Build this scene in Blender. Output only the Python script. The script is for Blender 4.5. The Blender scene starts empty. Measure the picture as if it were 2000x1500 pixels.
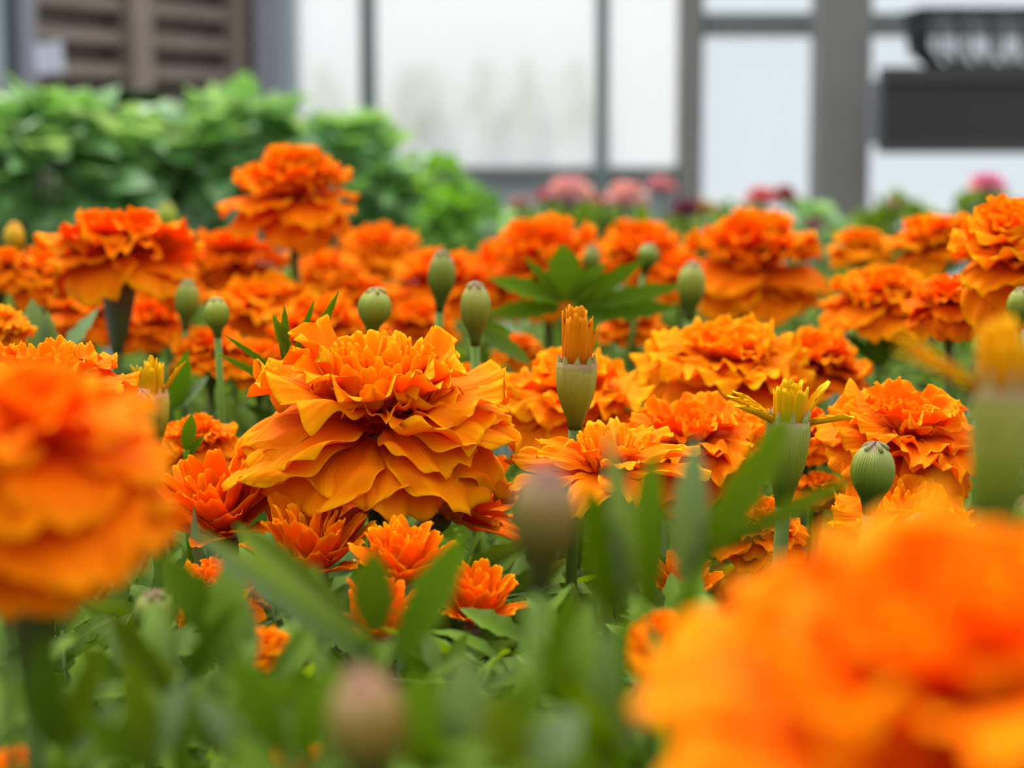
import bpy, math, random
from mathutils import Vector, Matrix, Euler
PI = math.pi
S = bpy.context.scene
COL = S.collection
# ------------------------------------------------------------------ camera, world, sun, exposure
H = 1.06                       # eye height: the lens is just above the flower heads of a bench crop
PITCH = math.radians(5)
SHIFT = -0.133
F = 50 / 36 * 2000             # focal length in pixels
cam_d = bpy.data.cameras.new('camera'); cam = bpy.data.objects.new('camera', cam_d); COL.objects.link(cam)
cam.location = (0, 0, H); cam.rotation_euler = (PI / 2 - PITCH, 0, 0)
cam_d.lens = 50; cam_d.sensor_width = 36; cam_d.shift_y = SHIFT
cam_d.clip_start = 0.005; cam_d.clip_end = 60
cam_d.dof.use_dof = True; cam_d.dof.focus_distance = 0.262; cam_d.dof.aperture_fstop = 13.8
S.camera = cam
S.view_settings.view_transform = 'Standard'; S.view_settings.look = 'None'
S.view_settings.exposure = 0.38; S.view_settings.gamma = 1.0; S.view_settings.use_curve_mapping = False
S.cycles.max_bounces = 10; S.cycles.diffuse_bounces = 5; S.cycles.transmission_bounces = 6
S.cycles.transparent_max_bounces = 10; S.cycles.use_denoising = True
w = bpy.data.worlds.new('overcast_sky'); S.world = w; w.use_nodes = True
nt = w.node_tree; bg = nt.nodes['Background']
tc = nt.nodes.new('ShaderNodeTexCoord'); sp = nt.nodes.new('ShaderNodeSeparateXYZ'); cr = nt.nodes.new('ShaderNodeValToRGB')
nt.links.new(tc.outputs['Generated'], sp.inputs[0]); nt.links.new(sp.outputs['Z'], cr.inputs[0]); 
# the sky is brighter on the window side than behind the lens
c2 = nt.nodes.new('ShaderNodeMapRange'); c2.inputs['From Min'].default_value = -1; c2.inputs['From Max'].default_value = .6; c2.inputs['To Min'].default_value = .38; c2.inputs['To Max'].default_value = 1.0
nt.links.new(sp.outputs['Y'], c2.inputs['Value'])
vm = nt.nodes.new('ShaderNodeVectorMath'); vm.operation = 'SCALE'; nt.links.new(cr.outputs[0], vm.inputs[0]); nt.links.new(c2.outputs[0], vm.inputs['Scale'])
nt.links.new(vm.outputs[0], bg.inputs[0])
cr.color_ramp.elements[0].position = 0.0; cr.color_ramp.elements[0].color = (.24, .27, .30, 1)
cr.color_ramp.elements[1].position = 1.0; cr.color_ramp.elements[1].color = (1.22, 1.22, 1.2, 1)
e = cr.color_ramp.elements.new(0.35); e.color = (.55, .58, .60, 1)
bg.inputs[1].default_value = 2.25
sun_d = bpy.data.lights.new('sun', 'SUN'); sun = bpy.data.objects.new('sun', sun_d); COL.objects.link(sun)
sun_d.energy = 2.7; sun_d.angle = math.radians(18); sun_d.color = (1, .95, .86)
sun.rotation_euler = Euler((math.radians(-28), math.radians(-18), 0))

# ------------------------------------------------------------------ helpers
def ray(px, py):
    u = (px - 1000) / F; v = (750 - py) / F + SHIFT * 2000 / F
    c, s = math.cos(PITCH), math.sin(PITCH)
    return Vector((u, c + v * s, -s + v * c))
def at(px, py, Y):
    d = ray(px, py); return Vector((0, 0, H)) + d * (Y / d.y)
def px2m(n, Y): return n * Y / F

def tag(o, label=None, cat=None, group=None, kind=None):
    if label: o['label'] = label
    if cat: o['category'] = cat
    if group: o['group'] = group
    if kind: o['kind'] = kind
    return o
def link(o, parent=None):
    COL.objects.link(o)
    if parent is not None: o.parent = parent
    return o
def empty(name, loc=(0, 0, 0), rot=None):
    o = bpy.data.objects.new(name, None); o.empty_display_size = .01
    o.location = loc
    if rot is not None: o.rotation_euler = rot
    return link(o)
class MB:
    def __init__(s): s.v = []; s.f = []; s.uv = []; s.mi = []
    def grid(s, rows, uvs=None, closed=False, mi=0):
        b = len(s.v); n = len(rows[0])
        for r in rows: s.v += [tuple(p) for p in r]
        if uvs:
            for r in uvs: s.uv += r
        else: s.uv += [(0, 0)] * (len(rows) * n)
        for i in range(len(rows) - 1):
            for j in range(n if closed else n - 1):
                k = (j + 1) % n
                s.f.append((b + i * n + j, b + i * n + k, b + (i + 1) * n + k, b + (i + 1) * n + j)); s.mi.append(mi)
        return b
    def box(s, lo, hi):
        b = len(s.v)
        for x in (lo[0], hi[0]):
            for y in (lo[1], hi[1]):
                for z in (lo[2], hi[2]): s.v.append((x, y, z)); s.uv.append((0, 0))
        for q in ((0, 1, 3, 2), (4, 6, 7, 5), (0, 4, 5, 1), (2, 3, 7, 6), (0, 2, 6, 4), (1, 5, 7, 3)):
            s.f.append(tuple(b + i for i in q)); s.mi.append(0)
    def sweep(s, pts, rads, n=10, cap=True, ribs=0, ribamp=0, uvv=None):
        rows = []; uvs = []
        m = len(pts); pts = [Vector(p) for p in pts]
        ref = Vector((1, 0, 0))
        for i, p in enumerate(pts):
            t = (pts[min(i + 1, m - 1)] - pts[max(i - 1, 0)]).normalized()
            a = (ref - t * ref.dot(t)).normalized(); ref = a; c = t.cross(a)
            row = []; uv = []
            for j in range(n):
                th = 2 * PI * j / n
                r = rads[i] * (1 + (ribamp * math.cos(ribs * th) if ribs else 0))
                row.append(p + (a * math.cos(th) + c * math.sin(th)) * r); uv.append((i / (m - 1) if uvv is None else uvv[i], j / n))
            rows.append(row); uvs.append(uv)
        b = s.grid(rows, uvs, closed=True)
        if cap:
            s.f.append(tuple(b + j for j in reversed(range(n)))); s.mi.append(0)
            k = b + (m - 1) * n; s.f.append(tuple(k + j for j in range(n))); s.mi.append(0)
    def mesh(s, name, mats, smooth=True):
        me = bpy.data.meshes.new(name); me.from_pydata(s.v, [], s.f)
        uvl = me.uv_layers.new(name='UVMap')
        idx = [0] * len(me.loops); me.loops.foreach_get('vertex_index', idx)
        fl = []
        for i in idx: fl += s.uv[i]
        uvl.data.foreach_set('uv', fl)
        for m in (mats if isinstance(mats, (list, tuple)) else [mats]): me.materials.append(m)
        if smooth: me.polygons.foreach_set('use_smooth', [True] * len(me.polygons))
        if any(s.mi): me.polygons.foreach_set('material_index', s.mi)
        me.update(); return me
    def obj(s, name, mats, parent=None, smooth=True):
        return link(bpy.data.objects.new(name, s.mesh(name, mats, smooth)), parent)

# ------------------------------------------------------------------ materials
def newmat(name):
    m = bpy.data.materials.new(name); m.use_nodes = True; t = m.node_tree
    for n in list(t.nodes): t.nodes.remove(n)
    out = t.nodes.new('ShaderNodeOutputMaterial')
    def N(k, **kw):
        n = t.nodes.new('ShaderNode' + k)
        for a, b in kw.items():
            if a in n.inputs: n.inputs[a].default_value = b
            else: setattr(n, a, b)
        return n
    return m, t, N, t.links.new, out
def ramp(N, stops):
    r = N('ValToRGB'); el = r.color_ramp.elements
    el[0].position, el[0].color = stops[0][0], stops[0][1] + (1,)
    el[1].position, el[1].color = stops[-1][0], stops[-1][1] + (1,)
    for p, c in stops[1:-1]: q = el.new(p); q.color = c + (1,)
    return r
def thin_mat(name, stops, trans, transcol=(1, 1, 1), rough=.5, spec=.35, bump=.15, freq=9, mott=0.15, useobj=True):
    """living tissue: diffuse + translucent, colour runs along the blade (UV x), fine veins across (UV y)"""
    m, t, N, L, out = newmat(name)
    uv = N('TexCoord'); s = N('SeparateXYZ'); L(uv.outputs['UV'], s.inputs[0])
    r = ramp(N, stops)
    no = N('TexNoise'); no.inputs['Scale'].default_value = 160; no.inputs['Detail'].default_value = 3
    L(uv.outputs['Object'], no.inputs['Vector'])
    ad = N('Math', operation='MULTIPLY_ADD'); L(no.outputs[0], ad.inputs[0]); ad.inputs[1].default_value = mott; 
    sb = N('Math', operation='SUBTRACT'); L(s.outputs[0], sb.inputs[0]); sb.inputs[1].default_value = mott / 2
    L(sb.outputs[0], ad.inputs[2]); L(ad.outputs[0], r.inputs[0])
    col = r.outputs[0]
    if useobj:
        oi = N('ObjectInfo'); mx = N('Mix', data_type='RGBA', blend_type='MULTIPLY'); mx.inputs[0].default_value = 1
        L(col, mx.inputs[6]); L(oi.outputs['Color'], mx.inputs[7]); col = mx.outputs[2]
    wv = N('TexWave', bands_direction='Y'); wv.inputs['Scale'].default_value = freq; wv.inputs['Distortion'].default_value = 1.5
    mp = N('Mapping'); mp.inputs['Scale'].default_value = (.25, 1, 1); L(uv.outputs['UV'], mp.inputs[0]); L(mp.outputs[0], wv.inputs['Vector'])
    bp = N('Bump'); bp.inputs['Strength'].default_value = bump; bp.inputs['Distance'].default_value = .0006; L(wv.outputs[1], bp.inputs['Height'])
    p = N('BsdfPrincipled'); L(col, p.inputs['Base Color']); p.inputs['Roughness'].default_value = rough
    p.inputs['Specular IOR Level'].default_value = spec; L(bp.outputs[0], p.inputs['Normal'])
    tl = N('BsdfTranslucent'); mt = N('Mix', data_type='RGBA', blend_type='MULTIPLY'); mt.inputs[0].default_value = 1
    L(col, mt.inputs[6]); mt.inputs[7].default_value = transcol + (1,); L(mt.outputs[2], tl.inputs[0])
    ms = N('MixShader'); ms.inputs[0].default_value = trans; L(p.outputs[0], ms.inputs[1]); L(tl.outputs[0], ms.inputs[2])
    L(ms.outputs[0], out.inputs[0]); return m
def solid(name, col, rough=.5, noise=0.0, scale=30, metal=0, bump=0, col2=None):
    m, t, N, L, out = newmat(name)
    p = N('BsdfPrincipled'); p.inputs['Roughness'].default_value = rough; p.inputs['Metallic'].default_value = metal
    tcn = N('TexCoord'); no = N('TexNoise'); no.inputs['Scale'].default_value = scale; no.inputs['Detail'].default_value = 4
    L(tcn.outputs['Object'], no.inputs['Vector'])
    c2 = col2 or tuple(max(0, c * (1 - noise)) for c in col)
    r = ramp(N, [(.3, c2), (.7, tuple(col))]); L(no.outputs[0], r.inputs[0]); L(r.outputs[0], p.inputs['Base Color'])
    if bump:
        b = N('Bump'); b.inputs['Strength'].default_value = bump; b.inputs['Distance'].default_value = .01; L(no.outputs[0], b.inputs['Height']); L(b.outputs[0], p.inputs['Normal'])
    L(p.outputs[0], out.inputs[0]); return m

M_petal = thin_mat('marigold_petal', [(0, (.85, .085, .0)), (.35, (.96, .20, .0)), (.85, (.98, .31, .0)), (1.0, (.99, .48, .001))], .42, (1, .78, .6), rough=.7, spec=.06, bump=.15, freq=7, mott=.12)  # yellower rim is the petal's own, lifted further to paint rim highlights
M_floret = thin_mat('marigold_floret', [(0, (.88, .12, .0)), (.5, (.97, .27, .0)), (1.0, (.99, .46, .001))], .35, (1, .85, .6), rough=.7, spec=.06, bump=.1, freq=3)
M_quill = thin_mat('unopened_floret', [(0, (.34, .11, .0)), (.4, (.74, .29, .0)), (1.0, (.93, .43, .0))], .15, rough=.6, spec=.08, bump=.2, freq=4)
M_calyx = thin_mat('flower_calyx', [(0, (.05, .09, .03)), (.45, (.09, .15, .03)), (.8, (.16, .16, .04)), (1, (.22, .12, .05))], .05, rough=.4, spec=.5, bump=.3, freq=10, mott=.3)
M_bud = thin_mat('bud_calyx', [(0, (.06, .12, .02)), (.25, (.12, .20, .015)), (.6, (.28, .36, .03)), (.85, (.46, .50, .12)), (1, (.42, .24, .16))], .15, rough=.42, spec=.3, bump=.5, freq=14, mott=.35)
M_stem = thin_mat('flower_stem', [(0, (.05, .10, .01)), (.6, (.08, .15, .015)), (1, (.10, .17, .03))], .05, rough=.5, spec=.22, bump=.2, freq=6)
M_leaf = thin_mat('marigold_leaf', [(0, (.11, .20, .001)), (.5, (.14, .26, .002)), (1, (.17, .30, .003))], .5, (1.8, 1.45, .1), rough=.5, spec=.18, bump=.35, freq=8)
M_dark_leaf = thin_mat('shade_painted_leaf', [(0, (.055, .10, .003)), (.5, (.11, .21, .003)), (1, (.17, .29, .03))], .38, (1.8, 1.45, .2), rough=.5, spec=.2, bump=.35, freq=8, useobj=False)  # darker copy of the marigold leaf, undergrowth shade put into its colours
M_bush = thin_mat('bush_leaf', [(0, (.10, .28, .05)), (.5, (.22, .44, .17)), (1, (.42, .60, .38))], .38, (1.2, 1.15, .5), rough=.36, spec=.8, bump=.2, freq=5, mott=.9)
M_gap_shade = thin_mat('gap_shade_leaf', [(0, (.012, .035, .006)), (1, (.03, .075, .015))], .15, rough=.5, spec=.3, bump=.2, freq=5)  # low light of the gap between bushes, painted as near-black leaf colour
M_pale = thin_mat('lime_leaf', [(0, (.14, .34, .03)), (1, (.22, .46, .06))], .35, (1.1, 1.1, .4), rough=.45, spec=.5, bump=.2, freq=5)
M_pink = thin_mat('pink_petal', [(0, (.9, .9, .9)), (1, (1, 1, 1))], .5, rough=.6, bump=.1)
M_soil = solid('soil', (.035, .025, .018), .95, .6, 200, bump=.6)
M_bench = solid('bench_metal', (.25, .26, .26), .5, .2, 12)
M_floor = solid('concrete', (.33, .32, .30), .85, .3, 6)
M_grey = solid('grey_painted_post', (.25, .245, .23), .55, .12, 8)
M_greyd = solid('grey_steel_bar', (.21, .225, .225), .5, .15, 8)
M_teal = solid('weathered_green_steel', (.20, .26, .25), .5, .2, 10)
M_lav = solid('lavender_grey_alloy', (.30, .30, .35), .4, .15, 10)
M_blue = solid('blue_grey_alloy', (.36, .42, .45), .4, .12, 10)
M_darkpost = solid('dark_alloy', (.045, .06, .065), .4, .2, 10)
M_shelf = solid('dark_board', (.030, .030, .028), .6, .25, 5)
M_shelf2 = solid('dark_board_lip', (.05, .05, .047), .6, .2, 5)
M_black = solid('black_plastic', (.022, .022, .026), .35, .2, 20)
M_slat = solid('brown_slat', (.30, .245, .205), .7, .2, 14)
M_slatb = solid('brown_backing', (.19, .15, .12), .8, .3, 14)
M_paper = solid('white_paper', (.80, .82, .95), .6, .03, 10)
def pane_mat(name, col, clear):
    m, t, N, L, out = newmat(name)
    tl = N('BsdfTranslucent'); tl.inputs[0].default_value = col + (1,)
    d = N('BsdfDiffuse'); d.inputs[0].default_value = tuple(c * .55 for c in col) + (1,)
    g = N('BsdfGlossy'); g.inputs['Roughness'].default_value = .25
    tr = N('BsdfTransparent')
    a = N('MixShader'); a.inputs[0].default_value = .25; L(tl.outputs[0], a.inputs[1]); L(d.outputs[0], a.inputs[2])
    b = N('MixShader'); b.inputs[0].default_value = .04; L(a.outputs[0], b.inputs[1]); L(g.outputs[0], b.inputs[2])
    c = N('MixShader'); c.inputs[0].default_value = clear; L(b.outputs[0], c.inputs[1]); L(tr.outputs[0], c.inputs[2])
    L(c.outputs[0], out.inputs[0]); return m
M_film = pane_mat('frosted_film', (.80, .80, .815), .38)
M_glass = pane_mat('clear_greenhouse_glazing', (.70, .75, .79), .30)

# ------------------------------------------------------------------ petals
def petal_mesh(name, seed, W=.8, wb=.16, bend=-.6, curl=.3, curl1=None, lobes=3, lobe=.05, wave=.05, tipr=.3, ew=None, nu=20, nv=25, mat=None, thick=.009, pw=.75, tipup=0):
    R = random.Random(seed); mb = MB()
    ph = [R.uniform(0, 6.28) for _ in range(6)]; curl1 = curl if curl1 is None else curl1
    k1 = R.uniform(1.3, 2.0); k2 = R.uniform(1.6, 2.4)
    cl = [(0.0, 0.0, 0.0)]; M = 60; x = z = 0
    for i in range(M):
        t = (i + .5) / M; th = bend * t + tipup * max(0, t - .6) ** 1.5 * 4
        x += math.cos(th) / M; z += math.sin(th) / M; cl.append((x, z, th))
    def P(t, s):
        Ls = 1 - tipr * abs(s) ** 2.3 - lobe * 1.6 * math.exp(-((s - .25 * math.sin(ph[0])) / .13) ** 2) * t ** 3 + lobe * .5 * math.cos((lobes + 1) * PI * s + ph[0]) * t ** 2 + lobe * .22 * math.sin(13 * s + ph[1])
        tt = max(0, min(1, t * Ls)); f = tt * M; i = min(int(f), M - 1); fr = f - i
        a, b = cl[i], cl[i + 1]
        cx, cz, th = [a[q] + (b[q] - a[q]) * fr for q in range(3)]
        wd = W / 2 * (wb + (1 - wb) * math.sin(min(1, t / pw) * PI / 2) ** 1.3) * (1 - .10 * max(0, t - .8) / .2)
        cu = curl + (curl1 - curl) * t
        if abs(cu) < .02: cu = .02
        r = wd / cu; ya = r * math.sin(cu * s); zc = r * (1 - math.cos(cu * s))
        ed = max(t ** 4 * .9, abs(s) ** 3 * min(1, t * 1.6) * .9)
        zz = zc + wave * t * (.8 * math.sin(k1 * PI * s + ph[2]) * t ** 2 + .7 * abs(s) ** 2.5 * math.sin(k2 * 2 * PI * t + ph[3] + (0 if s > 0 else 2)))
        zz += wave * .62 * ed * math.sin(2.6 * k1 * PI * s + ph[4] + 3 * t) + wave * .11 * ed * math.sin(5.3 * k1 * PI * s + ph[5]) + .004 * math.cos(s * 16) * (wave > .04)
        ya += wave * .45 * ed * math.sin(10 * t + ph[5] + 2 * s)
        nx, nz = -math.sin(th), math.cos(th)
        return Vector((cx + nx * zz, ya, cz + nz * zz)), (min(1, max(t, .35 + .65 * abs(s) ** 4 if t > .3 else t)), s * .5 + .5), Vector((nx, 0, nz))
    top = []; bot = []; uv = []
    for i in range(nu + 1):
        t = (i / nu) ** .9; tr = []; br = []; ur = []
        for j in range(nv):
            s = -1 + 2 * j / (nv - 1); s = math.sin(s * PI / 2) * .35 + s * .65
            p, u, n = P(t, s); hh = thick / 2 * (1 if 0 < j < nv - 1 and i < nu else .3)
            tr.append(p + n * hh); br.append(p - n * hh); ur.append(u)
        top.append(tr); bot.append(br); uv.append(ur)
    b1 = mb.grid(top, uv); b2 = mb.grid([list(reversed(r)) for r in bot], [list(reversed(r)) for r in uv])
    n = nv; A = lambda i, j: b1 + i * n + j; B = lambda i, j: b2 + i * n + (n - 1 - j)
    for i in range(nu):
        mb.f.append((A(i, 0), A(i + 1, 0), B(i + 1, 0), B(i, 0))); mb.mi.append(0)
        mb.f.append((A(i + 1, n - 1), A(i, n - 1), B(i, n - 1), B(i + 1, n - 1))); mb.mi.append(0)
    for j in range(n - 1):
        mb.f.append((A(nu, j), A(nu, j + 1), B(nu, j + 1), B(nu, j))); mb.mi.append(0)
    return mb.mesh(name, mat or M_petal)
LIB = {}
LIB['skirt'] = [petal_mesh('petal', 10 + i, W=.92, bend=-(1.0 + .12 * i), curl=-.1, lobes=2 + i % 2, lobe=.035, wave=.062, tipr=.30) for i in range(7)]
LIB['mid'] = [petal_mesh('petal', 30 + i, W=.98, bend=-.5 - .07 * i, curl=.35, curl1=.0, lobes=2 + i % 3, lobe=.04, wave=.115, tipr=.34) for i in range(7)]
LIB['lip'] = [petal_mesh('petal', 50 + i, W=1.05, bend=-.25 + .1 * i, curl=.7, curl1=.25, lobes=2 + i % 2, lobe=.045, wave=.125, tipr=.34) for i in range(6)]
LIB['in'] = [petal_mesh('petal', 70 + i, W=.72, bend=.15 - .1 * i, curl=.8, lobes=3, lobe=.04, wave=.10, tipr=.42) for i in range(5)]
LIB['floret'] = [petal_mesh('floret', 90 + i, W=.30 + .03 * i, wb=.35, bend=.35 - .12 * i, curl=1.3 + .12 * i, curl1=.45, lobes=1, lobe=.0, wave=.02, tipr=.42, nu=12, nv=11, mat=M_floret, thick=.03, pw=.8) for i in range(5)]
LIB['long'] = [petal_mesh('petal', 110 + i, W=.46, bend=-.45 - .1 * i, curl=.25, curl1=-.1, lobes=2, lobe=.03, wave=.05, tipr=.4, wb=.2) for i in range(5)]
LIB['cup'] = [petal_mesh('petal', 130 + i, W=.42, bend=-.35 + .12 * i, curl=.55, lobes=1, lobe=.02, wave=.03, tipr=.5, wb=.3) for i in range(5)]
LIB['quill'] = [petal_mesh('rolled_floret', 150 + i, W=.26, wb=.6, bend=.14 - .06 * i, curl=2.1, curl1=1.7, lobes=1, lobe=.0, wave=.015, tipr=.3, nu=8, nv=8, mat=M_quill, thick=.02, pw=.5) for i in range(5)]

def stem_pts(top, base, dirn, n=9):
    """gentle curve from the head down to the soil"""
    L = (top - base).length; c = top - dirn.normalized() * L * .45
    return [(1 - t) ** 2 * top + 2 * t * (1 - t) * c + t * t * base for t in [i / (n - 1) for i in range(n)]]
SOIL = H - .255
def ground(p, R, spread=.25):
    """root of a stem: below the head, leaning a little"""
    h = p.z - SOIL
    return Vector((p.x + R.uniform(-1, 1) * spread * h * .4, p.y + R.uniform(0, 1) * spread * h * .5, SOIL - .004))

def flower(px, py, rpx, Y, label, style='double', tilt=(0, 0), seed=0, tint=None, hero=None, dens=1.0, cal=1.0, stemdir=None, spin=0, open_=0):
    """px,py: pixel of the point where the petals leave the calyx; rpx: radius of the head in pixels;
    tilt: (degrees toward the lens, degrees to the right)"""
    R = random.Random(seed * 7 + 3); p = at(px, py, Y); rad = px2m(rpx, Y)
    base = ground(p, R); root = empty('marigold_flower', base)
    tag(root, label, 'flower', 'marigold flowers of the bench crop')
    rot = Euler((math.radians(tilt[0]), math.radians(tilt[1]), 0)).to_matrix().to_4x4()
    Hm = Matrix.Translation(p - base) @ rot
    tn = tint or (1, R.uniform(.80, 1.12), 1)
    rc = rad * .17
    def put(kind, az, el, ln, z=0.0, r0=.5, roll=0, name=None, wid=1, dx=0):
        me = R.choice(LIB[kind]) if not isinstance(kind, tuple) else LIB[kind[0]][kind[1] % len(LIB[kind[0]])]
        o = bpy.data.objects.new('floret' if me.name.startswith('floret') else 'petal', me)
        a = math.radians(az + spin)
        m = Matrix.Rotation(a, 4, 'Z') @ Matrix.Translation((rc * r0 + dx * rad, 0, z * rad)) @ Matrix.Rotation(-math.radians(el), 4, 'Y') @ Matrix.Rotation(math.radians(roll), 4, 'X') @ Matrix.Diagonal((ln * rad, ln * rad * wid, ln * rad, 1))
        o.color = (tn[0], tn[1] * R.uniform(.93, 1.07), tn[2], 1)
        link(o, root); o.matrix_basis = Hm @ m
    def ring(kind, n, el, ln, z=0, r0=.5, je=7, ja=.3, off=0, wid=1, dx=0):
        n = max(3, int(round(n * dens)))
        for i in range(n):
            put(kind, off + 360 * (i + R.uniform(-ja, ja)) / n, el + R.uniform(-je, je), ln * R.uniform(.9, 1.1), z, r0, R.uniform(-12, 12), wid=wid, dx=dx)
    def dome(n, rmax, ln, z, kind='floret', el0=88, el1=62):
        n = int(n * dens)
        for i in range(n):
            q = math.sqrt((i + .5) / n); az = i * 137.5 + R.uniform(-14, 14)
            put(kind, az, el0 + (el1 - el0) * q + R.uniform(-6, 6), ln * R.uniform(.82, 1.15) * (1 - .18 * q), z, q * rmax / .17, R.uniform(-15, 15))
    if hero: hero(put, ring, dome)
    elif style == 'big':       # few broad smooth petals in clear tiers
        ring('skirt', 7, -12, .95, -.12, off=12); ring('skirt', 7, 12, 1.05, .0, off=40); ring('skirt', 7, 34, 1.0, .22, off=14); ring('mid', 6, 46, .8, .30, off=20)
        ring('lip', 5, 62, .55, .34, off=50); ring('in', 4, 75, .45, .36)
    elif style == 'double':
        ring('skirt', 8, 12, 1.0, .0, off=R.uniform(0, 40))
        ring('skirt', 7, 26, .92, .04, off=R.uniform(0, 50))
        ring('mid', 8, 36, .80, .08, off=R.uniform(0, 50))
        ring('mid', 7, 50, .66, .12, off=R.uniform(0, 50))
        ring('lip', 7, 60, .55, .14, off=R.uniform(0, 50))
        ring('in', 7, 72, .50, .16, off=R.uniform(0, 50)); dome(9, .12, .45, .18)
    elif style == 'ball':      # pompon, full
        ring('skirt', 8, 8, .98, .0); ring('skirt', 8, 24, .96, .08, off=20); ring('mid', 8, 38, .88, .14)
        ring('mid', 8, 52, .80, .20, off=22); ring('lip', 8, 62, .70, .24); ring('in', 8, 72, .64, .27, off=20); ring('in', 6, 83, .58, .29); dome(6, .1, .55, .3)
    elif style == 'flat':      # wide ruffled plate
        ring('skirt', 8, 10, 1.0, .0); ring('mid', 8, 24, .94, .05, off=20); ring('mid', 7, 32, .80, .09); ring('lip', 7, 42, .62, .13, off=20)
        ring('lip', 6, 58, .44, .15); ring('in', 5, 72, .34, .16); dome(8, .1, .3, .17)
    elif style == 'crest':     # skirt and a dome of spoon florets
        ring('skirt', 8, 12, 1.0, .0); ring('mid', 7, 25, .85, .06, off=20); ring('lip', 7, 38, .62, .12)
        dome(34, .33, .46, .14)
    elif style == 'open':      # few long rays round a ring of rolled florets
        ring('long', 9, 22, 1.0, .0, ja=.35); ring('long', 6, 38, .75, .05, off=20); ring('in', 3, 45, .45, .08, off=60)
        dome(22, .20, .42, .08, el1=70)
    elif style == 'cup':       # half open, upright boat-shaped petals
        ring('cup', 8, 38 + open_, 1.0, .0, wid=1.3); ring('cup', 9, 56 + open_, .98, .04, off=20, wid=1.1); ring('cup', 8, 70, .92, .06, off=5); ring('cup', 6, 82, .86, .08, off=25)
        dome(8, .12, .7, .1)
    # calyx and stem
    ax = (rot @ Vector((0, 0, 1))).to_3d(); q = p - base
    cl = max(.012, rad * .62) * cal; mb = MB(); pr = [(0, .34), (.08, .40), (.2, .56), (.4, .80), (.6, .95), (.8, 1.0), (.93, .98)]
    crad = rad * .19 * (.9 + .1 * cal)
    mb.sweep([q + ax * (-cl * (1 - t)) + ax * rad * .03 for t, _ in pr], [crad * r for _, r in pr], 20, True, 10, .035)
    c = mb.obj('calyx', M_calyx, root)
    c.color = (.75, .62, .6, 1)
    mb = MB(); top = q - ax * cl * .97 + ax * rad * .03
    pts = stem_pts(top, Vector((0, 0, 0)), ax); n = len(pts)
    mb.sweep(list(reversed(pts)), [max(.0011, crad * (.26 + .10 * (i / (n - 1)) ** 4)) for i in range(n)], 8)
    mb.obj('stem', M_stem, root)
    return root

def bud(px, py, hw, hh, Y, label, lean=(0, 0), seed=0, tint=(1, 1, 1), neck=1.0, roundness=1.0, name='marigold_bud', stemto=None, split=0, tips=None):
    R = random.Random(seed * 5 + 1); p = at(px, py, Y); rw = px2m(hw, Y); rh = px2m(hh, Y)
    base = at(*stemto, Y) if stemto else ground(p, R)
    base = Vector((base.x, base.y, base.z))
    if stemto: base = Vector((base.x + (base.x - p.x) * .3, base.y + .004, SOIL - .004)) 
    root = empty(name, base); tag(root, label, 'flower bud', 'closed marigold buds')
    ax = Vector((math.sin(math.radians(lean[1])), -math.sin(math.radians(lean[0])), 1)).normalized(); q = p - base
    pr = [(-1.0 - .60 * neck, .30), (-1.0 - .30 * neck, .36), (-1.0 - .05 * neck, .47), (-.85, .62), (-.65, .79), (-.4, .93), (-.1, 1.0), (.2, .98), (.48, .87), (.70, .70), (.85, .50), (.95, .30), (.99, .15), (1.0, .04)]
    mb = MB(); u0 = pr[0][0]
    mb.sweep([q + ax * rh * t for t, _ in pr], [rw * (r ** (1 / roundness) if t > 0 else r) for t, r in pr], 28, True, 7, .05 if not split else .13, uvv=[max(0, (t - u0) / (1 - u0)) ** 1.4 for t, _ in pr])
    b = mb.obj('bud_calyx', M_bud, root); b.color = tuple(tint) + (1,)
    # pointed sepal tips closing over the bud
    for i in range(5):
        a = 2 * PI * i / 5 + seed; o = Vector((math.cos(a), math.sin(a), 0))
        mb = MB(); rows = [q + ax * rh * .80 + o * rw * .62, q + ax * rh * .93 + o * rw * .40, q + ax * rh * 1.02 + o * rw * .17, q + ax * rh * 1.10 + o * rw * .05]
        mb.sweep(rows, [rw * .10, rw * .13, rw * .09, rw * .012], 7, uvv=[.8, .9, .95, 1]); t_ = mb.obj('sepal_tip', M_bud, b); t_.color = tips or tuple(tint) + (1,)
    mb = MB(); top = q + ax * rh * (-1.0 - .58 * neck); pts = stem_pts(top, Vector((0, 0, 0)), ax); n = len(pts)
    mb.sweep(list(reversed(pts)), [rw * .22 + rw * .08 * (i / (n - 1)) ** 3 for i in range(n)], 8)
    s = mb.obj('stem', M_stem, root); s.color = (1.3, 1.4, 1.0, 1)
    return root

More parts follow.
